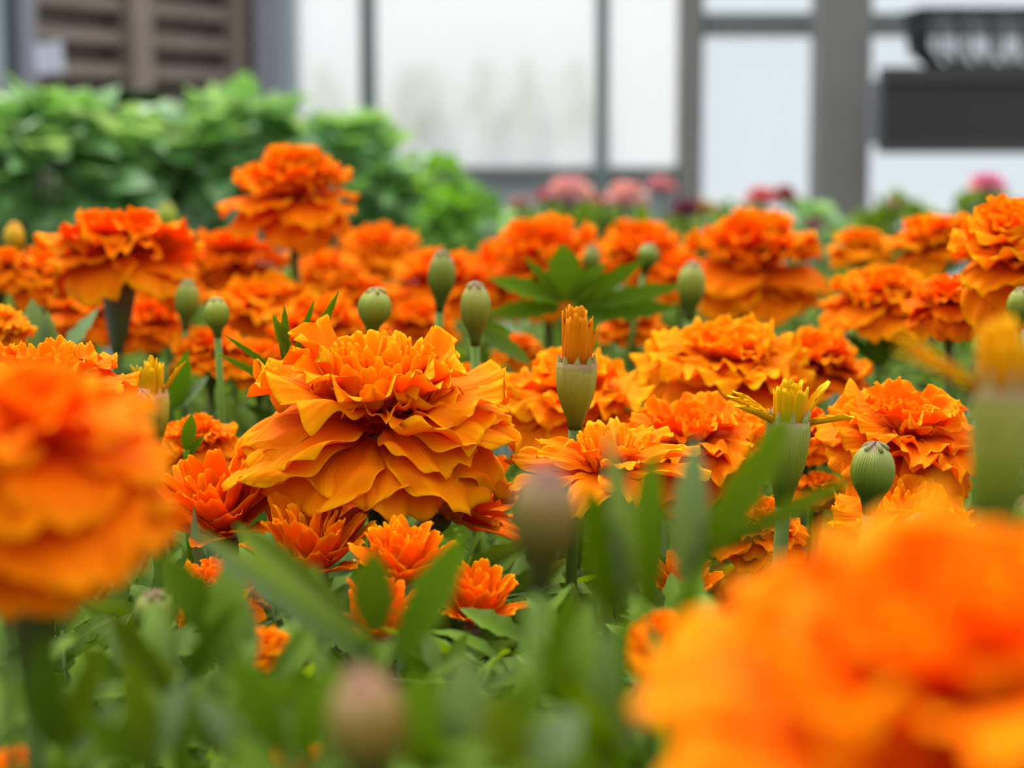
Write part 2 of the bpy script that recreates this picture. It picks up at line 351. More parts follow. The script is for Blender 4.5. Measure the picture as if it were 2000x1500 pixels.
def opening(px, ytop, ybot, hw, Y, label, fl=.8, seed=0, lean=0, nq=14, side=(), tint=(1, 1, 1), ctint=(1, 1, 1), flare=0):
    """a bud opening: tubular ribbed calyx (ytop..ybot) with a bundle of rolled florets standing in it"""
    R = random.Random(seed); p = at(px, ybot, Y); rw = px2m(hw, Y); L = px2m(ybot - ytop, Y)
    base = ground(p, R, .12); root = empty('opening_marigold_bud', base); tag(root, label, 'flower bud', 'marigold buds pushing out rolled florets')
    ax = Vector((math.sin(math.radians(lean)), 0, 1)).normalized(); q = p - base
    pr = [(-.30, .36), (-.16, .42), (0, .56), (.14, .72), (.32, .88), (.52, .98), (.75, 1.03), (.9, 1.02), (1.0, 1.0)]
    mb = MB(); mb.sweep([q + ax * L * t for t, _ in pr], [rw * r for _, r in pr], 28, True, 8, .045); c = mb.obj('calyx', M_bud, root); c.color = tuple(ctint) + (1,)
    for i in range(8):       # sepal points
        a = 2 * PI * i / 8; o = Vector((math.cos(a), math.sin(a), 0)); mb = MB()
        mb.sweep([q + ax * L * .86 + o * rw * .84, q + ax * L * 1.02 + o * rw * .86, q + ax * L * 1.16 + o * rw * .95], [rw * .22, rw * .17, rw * .02], 6, uvv=[.7, .85, 1]); t_ = mb.obj('sepal_tip', M_bud, c); t_.color = tuple(ctint) + (1,)
    fo = L * fl
    def quill(az, el, ln, r0, z, kind='quill', w=1):
        me = R.choice(LIB[kind]); o = bpy.data.objects.new('rolled_floret', me)
        m = Matrix.Translation(q + ax * (L * .92 + z)) @ Matrix.Rotation(math.radians(lean), 4, 'Y') @ Matrix.Rotation(math.radians(az), 4, 'Z') @ Matrix.Translation((r0, 0, 0)) @ Matrix.Rotation(-math.radians(el), 4, 'Y') @ Matrix.Diagonal((ln, ln * w, ln * w, 1))
        o.color = tuple(tint) + (1,); link(o, root); o.matrix_basis = m
    for i in range(nq): quill(360 * i / nq + R.uniform(-8, 8), 91 - flare + R.uniform(-3, 3), fo * R.uniform(.86, 1.08), rw * .74, -L * .06, w=rw * 3.1 / fo)
    for i in range(nq // 2): quill(720 * i / nq + 20, 90 + R.uniform(-4, 4), fo * R.uniform(.95, 1.15), rw * .36, 0, w=rw * 3.4 / fo)
    for az, el, ln in side: quill(az, el, ln * fo, rw * .7, 0, w=rw / fo * 2.6)
    mb = MB(); pts = stem_pts(q - ax * L * .29, Vector((0, 0, 0)), ax); n = len(pts)
    mb.sweep(list(reversed(pts)), [rw * .26 + rw * .10 * (i / (n - 1)) ** 3 for i in range(n)], 10); mb.obj('stem', M_stem, root)
    return root

# ------------------------------------------------------------------ marigold leaves
def leaflet_mesh(name, seed, W=.26, teeth=7, bend=-.4, fold=.35, mat=None, mb=None, xf=None, n=None):
    R = random.Random(seed); own = mb is None; mb = mb or MB(); rows = []; uvs = []
    n = n or teeth * 2; cl = [(0, 0)]; x = z = 0
    for i in range(n):
        th = bend * (i + .5) / n; x += math.cos(th) / n; z += math.sin(th) / n; cl.append((x, z))
    th_ = .012
    for i in range(n + 1):
        t = i / n; wd = W / 2 * (math.sin(PI * min(1, t * .93 + .07)) ** .8) * (1 + (.22 if i % 2 else -.12)) if i < n else .002
        sk = .035 if i % 2 == 0 else -.01; cx, cz = cl[i]
        rows.append([(cx + sk, -wd, cz + fold * wd), (cx, -wd * .45, cz + fold * wd * .4), (cx, 0, cz), (cx, wd * .45, cz + fold * wd * .4), (cx + sk, wd, cz + fold * wd)])
        uvs.append([(t, q) for q in (0, .27, .5, .73, 1)])
    low = [[(p[0], p[1], p[2] - (th_ if 0 < k < 4 else .002)) for k, p in enumerate(r)] for r in rows]
    if xf is not None:
        rows = [[xf @ Vector(p) for p in r] for r in rows]; low = [[xf @ Vector(p) for p in r] for r in low]
    mb.grid(rows, uvs)
    if own: mb.grid([list(reversed(r)) for r in low], uvs)
    if own: return mb.mesh(name, mat or M_leaf)
LEAFLETS = [leaflet_mesh('leaflet', i, W=.24 + .03 * (i % 3), teeth=6 + i % 4, bend=-.5 + .2 * (i % 4)) for i in range(6)]
NARROW = [leaflet_mesh('leaflet', 20 + i, W=.13 + .02 * i, teeth=6 + i, bend=-.3 + .2 * i, fold=.5) for i in range(3)]
BROAD = [leaflet_mesh('leaflet', 30 + i, W=.42 + .06 * i, teeth=5, bend=-.2, fold=.2) for i in range(3)]
def basis(x, zh):
    x = x.normalized(); y = zh.cross(x)
    if y.length < 1e-5: y = Vector((0, 1, 0)).cross(x)
    y.normalize(); z = x.cross(y)
    return Matrix((x, y, z)).transposed().to_4x4()
def leaf(p0, p1, ll, npair, label, seed=0, ang=48, up=(0, -1, .35), tint=(1, 1, 1), lib=None, term=1.0, rt=.0011, start=.3, stalk=True, roll=0, one=None):
    """pinnate leaf: p0 (where its leaflets start), p1 (end of the midrib) as (px, py, Y); ll = leaflet length in metres"""
    R = random.Random(seed); lib = lib or LEAFLETS
    a = at(*p0); b = at(*p1); base = Vector((a.x + (a.x - b.x) * .25, a.y + .006, min(a.z - .02, SOIL + .03)))
    if stalk: base.z = SOIL - .003
    root = empty('marigold_leaf', base); tag(root, label, 'leaf', 'single marigold leaves between the flowers')
    d = (b - a); upv = Vector(up).normalized()
    if roll: upv = Matrix.Rotation(math.radians(roll), 3, d.normalized()) @ upv
    sag = Vector((0, 0, -.08)) * d.length
    P = lambda t: a + d * t + sag * (t * t) + Vector((0, 0, .08)) * d.length * t
    pts = [base, base.lerp(a, .5) + Vector((0, 0, .01)) * 0, a] + [P(t) for t in (.2, .4, .6, .8, 1.0)]
    mb = MB(); n = len(pts); mb.sweep([p - base for p in pts], [rt * (1.3 - .8 * i / (n - 1)) for i in range(n)], 7); o = mb.obj('midrib', M_leaf, root); o.color = tuple(tint) + (1,)
    for i in range(npair):
        t = start + (1 - start) * i / max(1, npair) if npair > 1 else start
        for sd in (-1, 1):
            if one and sd != one: continue
            x = Matrix.Rotation(math.radians(sd * (ang + R.uniform(-7, 7))), 3, upv) @ d.normalized()
            zz = (upv + Vector((R.uniform(-.25, .25), R.uniform(-.25, .25), R.uniform(-.25, .25)))).normalized()
            l = ll * R.uniform(.85, 1.1) * (.75 + .25 * math.sin(PI * (i + 1) / (npair + 1)))
            o = bpy.data.objects.new('leaflet', R.choice(lib)); link(o, root); o.color = tuple(c * R.uniform(.85, 1.15) for c in tint) + (1,)
            o.matrix_basis = Matrix.Translation(P(t) - base) @ basis(x, zz) @ Matrix.Diagonal((l, l, l, 1))
    if term:
        o = bpy.data.objects.new('leaflet', lib[0]); link(o, root); o.color = tuple(tint) + (1,)
        l = ll * term; o.matrix_basis = Matrix.Translation(P(.97) - base) @ basis(d, upv) @ Matrix.Diagonal((l, l, l, 1))
    return root

def fanleaf(cx, cy, Y, leaflets, label, seed=0, lib='L', rt=.0009):
    """one leaf: a midrib rising to (cx,cy) and leaflets given as (base px, base py, tip px, tip py, depth change, width, tint)"""
    R = random.Random(seed); c = at(cx, cy, Y); base = Vector((c.x + R.uniform(-.01, .01), c.y + .012, SOIL - .003))
    root = empty('marigold_leaf', base); tag(root, label, 'leaf', 'single marigold leaves between the flowers')
    mb = MB(); pts = stem_pts(c, base, Vector((0, -.1, 1))); n = len(pts)
    P = [p - base for p in reversed(pts)]
    ends = [at(l[0], l[1], Y) for l in leaflets]; far = max(ends, key=lambda e: (e - c).length)
    if (far - c).length > .002: P.append(far - base); n += 1
    mb.sweep(P, [rt * (1.5 - .8 * i / (n - 1)) for i in range(n)], 7); m = mb.obj('midrib', M_leaf, root)
    for l in leaflets:
        a = at(l[0], l[1], Y); b = at(l[2], l[3], Y + l[4]); d = b - a; ln = d.length
        wd = l[5]; tint = l[6] if len(l) > 6 else (1, 1, 1)
        lb = {'L': LEAFLETS, 'N': NARROW, 'B': BROAD}[lib]; me = R.choice(lb)
        W0 = {'L': .27, 'N': .15, 'B': .48}[lib]
        upv = Vector((R.uniform(-.35, .35), -1, .45 + R.uniform(-.3, .3)))
        o = bpy.data.objects.new('leaflet', me); link(o, root); o.color = tuple(tint) + (1,)
        ws = px2m(wd, Y) / W0
        o.matrix_basis = Matrix.Translation(a - base) @ basis(d, upv.normalized()) @ Matrix.Diagonal((ln * 1.02, ws, min(ln, ws * 1.5), 1))
        if (a - far).length > .003 and (a - c).length > .003:
            mb = MB(); q = c - base; mb.sweep([q, (q + (a - base)) / 2 + Vector((0, 0, -.0006)), a - base], [rt * .8, rt * .7, rt * .6], 6); mb.obj('leaf_stalk', M_leaf, root)
    return root

# ------------------------------------------------------------------ the setting
def struct(o): tag(o, kind='structure'); return o
def wbox(name, x0, x1, y0, y1, Y, dep, mat, ymid=200, z0=None, z1=None, parent=None, skew=0):
    a = at(x0, ymid, Y); b = at(x1, ymid, Y)
    zt = at(x0, y0, Y).z if z1 is None else z1; zb = at(x0, y1, Y).z if z0 is None else z0
    mb = MB(); mb.box((a.x, Y, zb), (b.x, Y + dep, zt)); o = mb.obj(name, mat, parent, smooth=False)
    bv = o.modifiers.new('edge', 'BEVEL'); bv.width = min(.004, dep * .3); bv.segments = 2
    return o
mb = MB(); mb.box((-6, -3, -.05), (6, 3.6, 0)); struct(mb.obj('floor', M_floor, smooth=False))
mb = MB(); mb.box((-14, 3.6, -.05), (14, 22, -.002)); struct(mb.obj('ground_outside', M_floor, smooth=False))
WY = 3.0
# frosted film bays and the clearer bays to the right
for i, (x0, x1) in enumerate([(568, 704), (730, 1168), (1186, 1338)]):
    struct(wbox('window_%d' % (i + 1), x0, x1, -900, 326, WY + .03, .006, M_film))
struct(wbox('window_4', 1366, 1604, -900, 900, WY + .03, .006, M_glass))
struct(wbox('window_5', 1700, 2900, -900, 900, WY + .03, .006, M_glass))
T = 2.9
struct(wbox('trim_1', 703, 733, -900, 0, WY - .02, .05, M_teal, z0=0))
struct(wbox('trim_2', 1165, 1190, -900, 0, WY - .02, .05, M_teal, z0=0))
struct(wbox('trim_3', 1328, 1374, -900, 0, WY - .04, .07, M_grey, z0=0))
struct(wbox('trim_4', 575, 1335, 326, 352, WY - .01, .05, M_greyd))
struct(wbox('wall_back', 575, 1335, 352, 3000, WY + .01, .04, M_blue, z0=0))
struct(wbox('trim_5', 1599, 1702, -900, 0, 2.8, .09, M_grey, z0=0))
struct(wbox('trim_6', 1376, 1600, 24, 70, WY - .03, .05, M_greyd))
struct(wbox('trim_7', 1700, 2900, 24, 70, WY - .03, .05, M_greyd))
struct(wbox('trim_8', 1372, 2900, 720, 760, WY - .03, .05, M_greyd))
struct(wbox('trim_9', 497, 531, -900, 0, WY - .06, .08, M_lav, z0=0))
struct(wbox('trim_10', 531, 574, -900, 0, WY - .03, .08, M_blue, z0=0))
struct(wbox('trim_11', 26, 56, -900, 0, 2.38, .05, M_lav, z0=0))
struct(wbox('trim_12', 12, 27, -900, 0, 2.36, .05, M_darkpost, z0=0))
struct(wbox('trim_13', -60, 12, -900, 0, 2.36, .05, M_blue, z0=0))
wb_ = wbox('mounting_bracket', 1700, 1728, 154, 282, 2.70, .03, M_lav)
tag(wb_, 'narrow pale lavender metal bracket between the big grey post and the dark board', 'bracket')

# brown slatted shutter, running away from the lens towards the back wall
A = at(52, 100, 2.45); B = at(500, 100, 3.0); dv = Vector((B.x - A.x, B.y - A.y, 0)); ln = dv.length
sh = empty('slatted_shutter', (A.x, A.y, .75), (0, 0, math.atan2(dv.y, dv.x)))
tag(sh, 'brown wooden slatted shutter with an upright stud, behind the leafy green bushes', 'shutter')
mb = MB(); mb.box((0, .05, 0), (ln, .07, 1.2)); mb.obj('backing_board', M_slatb, sh, smooth=False)
zz = [at(280, y, 2.70).z - .75 for y in (77, 141)]; stp = zz[0] - zz[1]; k0 = -9
for k in range(-9, 12):
    z = zz[0] + k * stp
    if z < .02 or z > 1.16: continue
    mb = MB(); b0 = len(mb.v); mb.box((0, .012, z - .010), (ln, .030, z + .012)); s_ = mb.obj('slat', M_slat, sh, smooth=False); s_.location = (0, 0, 0)
fr = ln / 448
for (u0, u1) in ((0, .03), (.40, .49), (.88, .99)):
    mb = MB(); mb.box((ln * u0, -.008, 0), (ln * u1, .05, 1.2)); mb.obj('stud', M_slat, sh, smooth=False)
c = at(95, 113, 2.42); mb = MB()
g = [[Vector((c.x + (i / 6 - .5) * .048 + .004 * (j / 6), c.y + .006 * math.sin(i * .8) , c.z + (.5 - j / 6) * .052 + .006 * (i / 6 - .5))) for i in range(7)] for j in range(7)]
g2 = [[p + Vector((0, .0006, 0)) for p in reversed(r)] for r in g]
mb.grid(g); mb.grid(g2); tag(mb.obj('paper_tag', M_paper), 'small curled white paper tag against the brown shutter', 'tag')

# dark board with the crate
bd = empty('shelf_board', (at(1729, 200, 2.55).x, 2.55, at(1715, 300, 2.55).z)); tag(bd, 'wide dark grey board fixed across the window beside the big post', 'shelf')
xb = at(2900, 200, 2.55).x - bd.location.x; h_ = at(1715, 130, 2.55).z - bd.location.z
mb = MB(); mb.box((0, .010, .015), (xb, .035, h_ - .018)); mb.obj('front_board', M_shelf, bd, smooth=False)
mb = MB(); mb.box((-.002, 0, h_ - .026), (xb, .045, h_)); mb.box((.07, .045, h_ - .008), (xb, .26, h_)); mb.obj('top_lip', M_shelf2, bd, smooth=False)
mb = MB(); mb.box((-.002, 0, 0), (xb, .045, .026)); mb.obj('bottom_lip', M_shelf2, bd, smooth=False)
cx0 = at(1812, 60, 2.58).x; cz = at(1812, 127, 2.55).z; ch = at(1812, 12, 2.58).z - cz; cw = .36
cr_ = empty('plastic_crate', (cx0 + cw / 2, 2.66, cz)); tag(cr_, 'black plastic lattice crate standing on the dark board', 'crate')
def crate_ring(f):   # half width, half depth at height fraction f: chamfered foot, slightly flaring wall
    k = cw / 2 - (.030 * (1 - f / .3) if f < .3 else 0) - .010 * (1 - f)
    return k, k - cw / 2 + .06
def crate_bars(n0, n1, r, fs, name):
    mb = MB()
    for side in range(4):
        m_ = n0 if side % 2 == 0 else n1
        for i in range(m_ + 1):
            u = -1 + 2 * i / m_; pts = []
            for f in (.02, .3, .97):
                hw_, hd = crate_ring(f); pts.append(Vector((u * hw_, -hd if side == 0 else hd, ch * f)) if side % 2 == 0 else Vector((hw_ if side == 1 else -hw_, u * hd, ch * f)))
            mb.sweep(pts, [r] * 3, 6)
    for f in fs:
        hw_, hd = crate_ring(f); z = ch * f; c4 = [Vector((-hw_, -hd, z)), Vector((hw_, -hd, z)), Vector((hw_, hd, z)), Vector((-hw_, hd, z))]
        for i in range(4): mb.sweep([c4[i], c4[(i + 1) % 4]], [r, r], 6)
    mb.obj(name, M_black, cr_)
crate_bars(6, 4, .0065, (.02, .30), 'lattice_frame')
crate_bars(30, 16, .0010, (.12, .2, .4, .5, .6, .7, .8), 'lattice_mesh')
mb = MB(); hw_, hd = crate_ring(.02)
for i in range(25): mb.sweep([Vector((-hw_ + 2 * hw_ * i / 24, -hd, .004)), Vector((-hw_ + 2 * hw_ * i / 24, hd, .004))], [.003, .003], 6)
mb.obj('lattice_floor', M_black, cr_)
mb = MB(); hw_, hd = crate_ring(.97); mb.box((-hw_ - .008, -hd - .008, ch * .90), (hw_ + .008, -hd + .002, ch)); mb.box((-hw_ - .008, hd - .002, ch * .90), (hw_ + .008, hd + .008, ch))
mb.box((-hw_ - .008, -hd, ch * .90), (-hw_ + .002, hd, ch)); mb.box((hw_ - .002, -hd, ch * .90), (hw_ + .008, hd, ch)); mb.obj('rim', M_black, cr_, smooth=False)

# benches
def bench(y0, y1, x0, x1, zt, label):
    b = empty('greenhouse_bench', (0, (y0 + y1) / 2, 0)); tag(b, label, 'bench'); hy = (y1 - y0) / 2
    mb = MB(); mb.box((x0, -hy, zt - .04), (x1, hy, zt)); mb.obj('bench_top', M_bench, b, smooth=False)
    for x in (x0 + .06, x1 - .06):
        for y in (-hy + .06, hy - .06):
            mb = MB(); mb.box((x - .025, y - .025, 0), (x + .025, y + .025, zt - .04)); mb.obj('leg', M_bench, b, smooth=False)
BT = SOIL - .045
bench(-.12, .98, -.75, .75, BT, 'metal bench hidden under the marigold crop')
bench(1.12, 2.15, -1.0, 1.0, BT, 'metal bench behind the marigolds carrying the bushes and pink flowers')
mb = MB(); R = random.Random(4)
rows = [[Vector((-.72 + 1.44 * i / 60, -.10 + 1.06 * j / 44, SOIL + R.uniform(-.004, .003))) for i in range(61)] for j in range(45)]
mb.grid(rows); tag(mb.obj('potting_soil', M_soil), 'dark potting soil under the marigold stems', 'soil', kind='stuff')
tray = empty('growing_tray', (0, .43, BT)); tag(tray, 'long black tray holding the soil of the marigold crop', 'tray')
mb = MB(); mb.box((-.74, -.55, 0), (.74, .55, .008)); mb.obj('tray_floor', M_black, tray, smooth=False)
for lo, hi in (((-.74, -.55, 0), (.74, -.535, .05)), ((-.74, .535, 0), (.74, .55, .05)), ((-.74, -.55, 0), (-.725, .55, .05)), ((.725, -.55, 0), (.74, .55, .05))):
    mb = MB(); mb.box(lo, hi); mb.obj('tray_side', M_black, tray, smooth=False)

# ------------------------------------------------------------------ plants behind the crop
def blade(mb, c, x, up, l, wd, R, lobed=False):
    B_ = Matrix.Translation(c) @ basis(x, up); rows = []; uvs = []
    bd_ = R.uniform(.1, .5); tv = R.uniform(0, .6)
    for i in range(6):
        t = i / 5; wv = wd / 2 * [.25, .85, 1.0, .86, .55, .04][i]; dz = -bd_ * l * t * t * .5
        rows.append([B_ @ Vector((l * t - (.08 * l if i == 0 else 0), -wv, dz + wv * .35)), B_ @ Vector((l * t, 0, dz)), B_ @ Vector((l * t - (.08 * l if i == 0 else 0), wv, dz + wv * .35))])
        uvs.append([(tv + .4 * t, 0), (tv + .4 * t, .5), (tv + .4 * t, 1)])
    mb.grid(rows, uvs)
def bush(px, py, rx, ry, Y, n, ls, mat, label, seed, name='leafy_bush', cat='bush', group=None, wratio=.85, ryd=None):
    """leaves on the outer shell and through the body of an egg-shaped plant, twigs and a pot below"""
    R = random.Random(seed); c = at(px, py, Y); ax_, az_ = px2m(rx, Y), px2m(ry, Y); ay = ryd or ax_ * .8
    pot_top = BT + .11; base = Vector((c.x, c.y, BT)); root = empty(name, base); tag(root, label, cat, group)
    mb = MB(); tips = []
    for i in range(n):
        d = Vector((R.gauss(0, 1), R.gauss(0, 1), R.gauss(.15, 1))).normalized(); rr = R.uniform(.72, 1.0) if R.random() < .8 else R.uniform(.3, .8)
        lump = 1 + .12 * math.sin(5 * d.x + seed) * math.cos(4 * d.z + 2 * d.y)
        p = Vector((d.x * ax_, d.y * ay, d.z * az_)) * rr * lump
        if c.z + p.z < pot_top: continue
        x = (d + Vector((R.uniform(-.9, .9), R.uniform(-.9, .9), R.uniform(-.8, .3)))).normalized()
        up = (d * .7 + Vector((R.uniform(-.4, .4), R.uniform(-.4, .4), .8))).normalized()
        l = ls * R.uniform(.65, 1.2); blade(mb, p + c - base, x, up, l, l * wratio, R)
        if i % 14 == 0: tips.append(p + c - base)
    mb.obj('foliage', mat, root)
    mb = MB()
    for tpt in tips:
        b = Vector((tpt.x * .15, tpt.y * .15, .10)); mb.sweep([b, b.lerp(tpt, .5) + Vector((0, 0, .01)), tpt], [.0022, .0018, .0009], 5)
    mb.obj('twigs', M_stem, root)
    mb = MB(); pr = [(.0, .040), (.0, .045), (.095, .058), (.095, .062), (.112, .062), (.112, .056), (.10, .055)]
    k = min(1, ax_ / .06); mb.sweep([Vector((0, 0, z + (i * 1e-5))) for i, (z, _) in enumerate(pr)], [r * k for _, r in pr], 24); mb.obj('pot', M_black, root)
    return root
bush(90, 372, 215, 165, 1.42, 480, .042, M_bush, 'pale green broad-leaved bush at the picture edge, in front of the curled white tag', 1, group='broad-leaved bushes', ryd=.09)
bush(300, 355, 110, 165, 1.60, 240, .036, M_gap_shade, 'bush with the shade of the gap painted into its dark leaves, between the edge bush and the tall marigold', 7, group='broad-leaved bushes', ryd=.06)
bush(450, 325, 150, 122, 1.50, 300, .042, M_bush, 'broad-leaved green bush directly behind the tallest marigold', 2, group='broad-leaved bushes', ryd=.08)
bush(665, 365, 125, 115, 1.50, 260, .040, M_bush, 'broad-leaved bush beside the grey window post, sloping down to the windows', 3, group='broad-leaved bushes', ryd=.08)
bush(765, 405, 88, 85, 1.45, 200, .026, M_bush, 'low green bush under the frosted window, between the broad-leaved bushes and the lime plant', 5, ryd=.06)
bush(900, 435, 80, 48, 1.35, 130, .022, M_pale, 'lime green small-leaved plant in front of the frosted window sill', 4, ryd=.05)
bush(862, 348, 34, 24, 1.38, 40, .020, M_pale, 'bright lime shoot rising above the low bush against the window sill', 14, ryd=.02)
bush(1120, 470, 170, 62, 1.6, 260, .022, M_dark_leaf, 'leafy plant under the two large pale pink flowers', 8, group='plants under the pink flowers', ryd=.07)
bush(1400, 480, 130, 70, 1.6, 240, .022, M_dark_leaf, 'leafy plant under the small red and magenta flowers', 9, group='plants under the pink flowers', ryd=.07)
bush(1585, 470, 60, 68, 1.5, 110, .020, M_bush, 'narrow leafy plant at the foot of the big grey post', 10, group='plants under the pink flowers', ryd=.04)
bush(1760, 480, 150, 74, 1.6, 300, .022, M_dark_leaf, 'dark green leafy plant at the foot of the window under the dark board', 11, group='plants under the pink flowers', ryd=.07)
bush(1930, 440, 70, 60, 1.6, 130, .022, M_dark_leaf, 'dark leafy plant under the single pink flower by the picture edge', 12, group='plants under the pink flowers', ryd=.04)
LIB['pink'] = [petal_mesh('petal', 170 + i, W=1.0, bend=-.2, curl=.5, lobes=3, lobe=.04, wave=.16, tipr=.25, nu=7, nv=9, mat=M_pink) for i in range(4)]
def pinkflower(px, py, r, Y, col, label, seed, n=16):
    R = random.Random(seed); p = at(px, py, Y); rad = px2m(r, Y); base = Vector((p.x, max(p.y + .02, 1.16), BT - .001)); root = empty('pink_flower', base)
    tag(root, label, 'flower', 'pink and red flowers far behind the marigolds'); q = p - base
    for i in range(n):
        o = bpy.data.objects.new('petal', R.choice(LIB['pink'])); link(o, root); o.color = tuple(c * R.uniform(.8, 1.1) for c in col) + (1,)
        el = 10 + 70 * (i / n)
        o.matrix_basis = Matrix.Translation(q + Vector((0, 0, -rad * .3))) @ Matrix.Rotation(math.radians(i * 137.5), 4, 'Z') @ Matrix.Rotation(-math.radians(el), 4, 'Y') @ Matrix.Diagonal((rad, rad, rad, 1))
    mb = MB(); mb.sweep([q + Vector((0, 0, -rad * .3 - rad * .5)), q + Vector((0, 0, -rad * .5)), q + Vector((0, 0, -rad * .25))], [rad * .08, rad * .2, rad * .22], 10); mb.obj('calyx', M_calyx, root)
    mb = MB(); pts = stem_pts(q + Vector((0, 0, -rad * .7)), Vector((0, 0, 0)), Vector((0, 0, 1))); mb.sweep(list(reversed(pts)), [.0014] * len(pts), 7); mb.obj('stem', M_stem, root)
for i, a in enumerate([
    (1112, 378, 54, 1.5, (1, .62, .60), 'large pale pink flower, first of the pair above the widest orange marigolds'),
    (1070, 385, 30, 1.52, (.80, .20, .24), 'small deeper pink flower touching the large pale pink one'),
    (1222, 385, 48, 1.5, (1, .66, .66), 'pale pink flower in front of the dark window sill below the thin green bar'),
    (1180, 392, 22, 1.55, (.75, .32, .20), 'small salmon flower between the two pale pink flowers'),
    (1290, 365, 32, 1.55, (.95, .5, .52), 'dusty pink flower standing higher beside the grey window post'),
    (1340, 412, 38, 1.5, (.42, .09, .17), 'dark magenta flower at the foot of the grey window post'),
    (1378, 405, 24, 1.5, (.80, .62, .25), 'pale yellow pink flower beside the dark magenta one'),
    (1488, 388, 38, 1.5, (1, .38, .38), 'coral pink flower against the tall bright window'),
    (1532, 380, 28, 1.5, (.60, .03, .04), 'small dark red flower against the tall bright window'),
    (1590, 440, 24, 1.45, (.55, .12, .28), 'small magenta flower low in front of the big grey post'),
    (1928, 362, 40, 1.5, (1, .45, .62), 'bright pink flower under the dark board, above the edge marigold'),
    (1745, 398, 16, 1.55, (.75, .45, .42), 'tiny faded pink flower by the dark green plant under the dark board'),
    (1015, 398, 24, 1.5, (.80, .50, .48), 'faint rose flower at the edge of the lime plant'),
    (957, 470, 11, 1.25, (.70, .45, .75), 'tiny lilac flower peeking between two orange heads, upper of two'),
    (966, 518, 11, 1.2, (.92, .35, .55), 'tiny pink flower peeking between two orange heads, lower of two')]):
    pinkflower(*a, seed=i + 3)
def staked(px, ys, Y, label, seed):
    R = random.Random(seed); p = at(px, 200, Y); root = empty('seedling', (p.x, Y, -.001)); tag(root, label, 'plant', 'faint plants behind the frosted windows')
    top = at(px, ys, Y).z; mb = MB(); mb.sweep([Vector((R.uniform(-.01, .01), 0, top * i / 8)) for i in range(9)], [.004] * 9, 6); mb.obj('stem', M_stem, root)
    mb = MB()
    for i in range(12):
        a = R.uniform(0, 6.28); s = R.choice((-1, 1)); blade(mb, Vector((0, 0, top - .012 * i)), Vector((s * R.uniform(.4, 1), R.uniform(-.5, .5), -R.uniform(.5, 1.4))), Vector((0, -.6, .6)), R.uniform(.04, .075), .024, R)
    mb.obj('foliage', M_bush, root)
for i, (px, ys, lb) in enumerate([(640, 118, 'beside the grey window post on the bush side'), (792, 128, 'seen faintly just past the grey window post'), (836, 122, 'seen faintly left of the window centre'),
    (935, 112, 'seen faintly in the middle of the wide window'), (1018, 110, 'seen faintly past the middle of the wide window'), (1128, 115, 'seen faintly beside the thin green bar')]):
    staked(px, ys, 3.10, 'drooping green plant outside the frosted window, ' + lb, i)

# ------------------------------------------------------------------ marigold flowers
def hero(put, ring, dome):
    for k, az, el, ln, wd in [(0, -99, 8, .72, 1.3), (2, -68, 5, .76, 1.05), (4, -130, 14, .86, 1.2), (1, -160, 17, 1.06, 1.0), (3, -35, 15, .9, 1.05), (5, 5, 16, 1.0, 1), (6, 40, 14, .95, 1), (0, 80, 14, .9, 1), (2, 120, 14, .95, 1), (4, 160, 16, 1.05, 1)]:
        put(('skirt', k), az, el, ln, .0, wid=wd)
    for k, az, el, ln in [(3, -145, 27, .92), (5, -178, 30, .98), (0, -15, 27, .92), (1, 20, 30, .92), (2, 60, 32, .8), (4, 110, 32, .8), (6, 145, 30, .9), (1, -46, 22, .74)]:
        put(('skirt', k), az, el, ln, .07)
    for k, az, el, ln in [(0, -150, 36, .86), (1, -8, 33, .84), (2, 22, 36, .84), (3, 165, 37, .86), (4, 60, 42, .7), (5, 110, 42, .7), (6, -35, 29, .80)]:
        put(('mid', k), az, el, ln, .12)
    for k, az, el, ln in [(0, -107, 36, .62), (3, -58, 34, .64), (2, -84, 20, .5), (5, -130, 24, .55), (1, -25, 24, .55), (1, -160, 44, .7), (2, -22, 42, .62), (4, 170, 47, .74), (5, 25, 47, .66), (0, 130, 52, .58)]:
        put(('lip', k), az, el, ln, .17)
    for az, el, ln in [(-75, 68, .42), (-110, 72, .44), (-30, 66, .5), (-150, 64, .5), (175, 66, .52), (20, 62, .5)]:
        put('in', az, el, ln, .19, wid=.75)
    R = random.Random(5)
    for i in range(50):
        q = math.sqrt((i + .5) / 50); a = i * 137.5
        put('floret', a + 10, 88 - 26 * q + R.uniform(-5, 5), (.47 - .09 * q) * R.uniform(.86, 1.1), .235, q * 1.9 , R.uniform(-20, 20), wid=.95)
flower(742, 853, 294, .268, 'largest sharp orange marigold, domed centre of small florets over a wide drooping ruffled skirt', tilt=(4, 2), seed=1, hero=hero, tint=(1, .98, 1))
flower(1850, 1545, 610, .086, 'huge blurred orange marigold filling the bottom corner, closest to the lens', 'big', (10, -4), 2, tint=(1, .86, 1))
flower(65, 950, 280, .132, 'big blurred deep orange marigold cut by the picture side, ball of folded petals', 'big', (8, 4), 3, tint=(1, .86, 1), cal=2.0)
flower(1185, 925, 195, .262, 'open marigold with sparse long petals round a ring of narrow rolled florets', 'open', (8, -3), 4, tint=(1, 1.1, 1), spin=12)
flower(1120, 790, 165, .335, 'wide marigold half hidden behind the tall brown-tipped opening bud', 'flat', (4, 0), 5, tint=(1, 1.08, 1))
flower(1420, 730, 175, .35, 'broad flat-topped yellow-orange marigold behind the bud with spread yellow florets', 'flat', (8, 3), 6, tint=(1, 1.1, 1))
flower(1590, 725, 125, .385, 'orange marigold tucked behind the broad flat-topped one, petals falling sideways', 'double', (4, 10), 7, tint=(1, .92, 1))
flower(1350, 885, 170, .295, 'orange marigold with an open ruffled cup, below the broad flat-topped one', 'flat', (10, 0), 8, tint=(1, .86, 1))
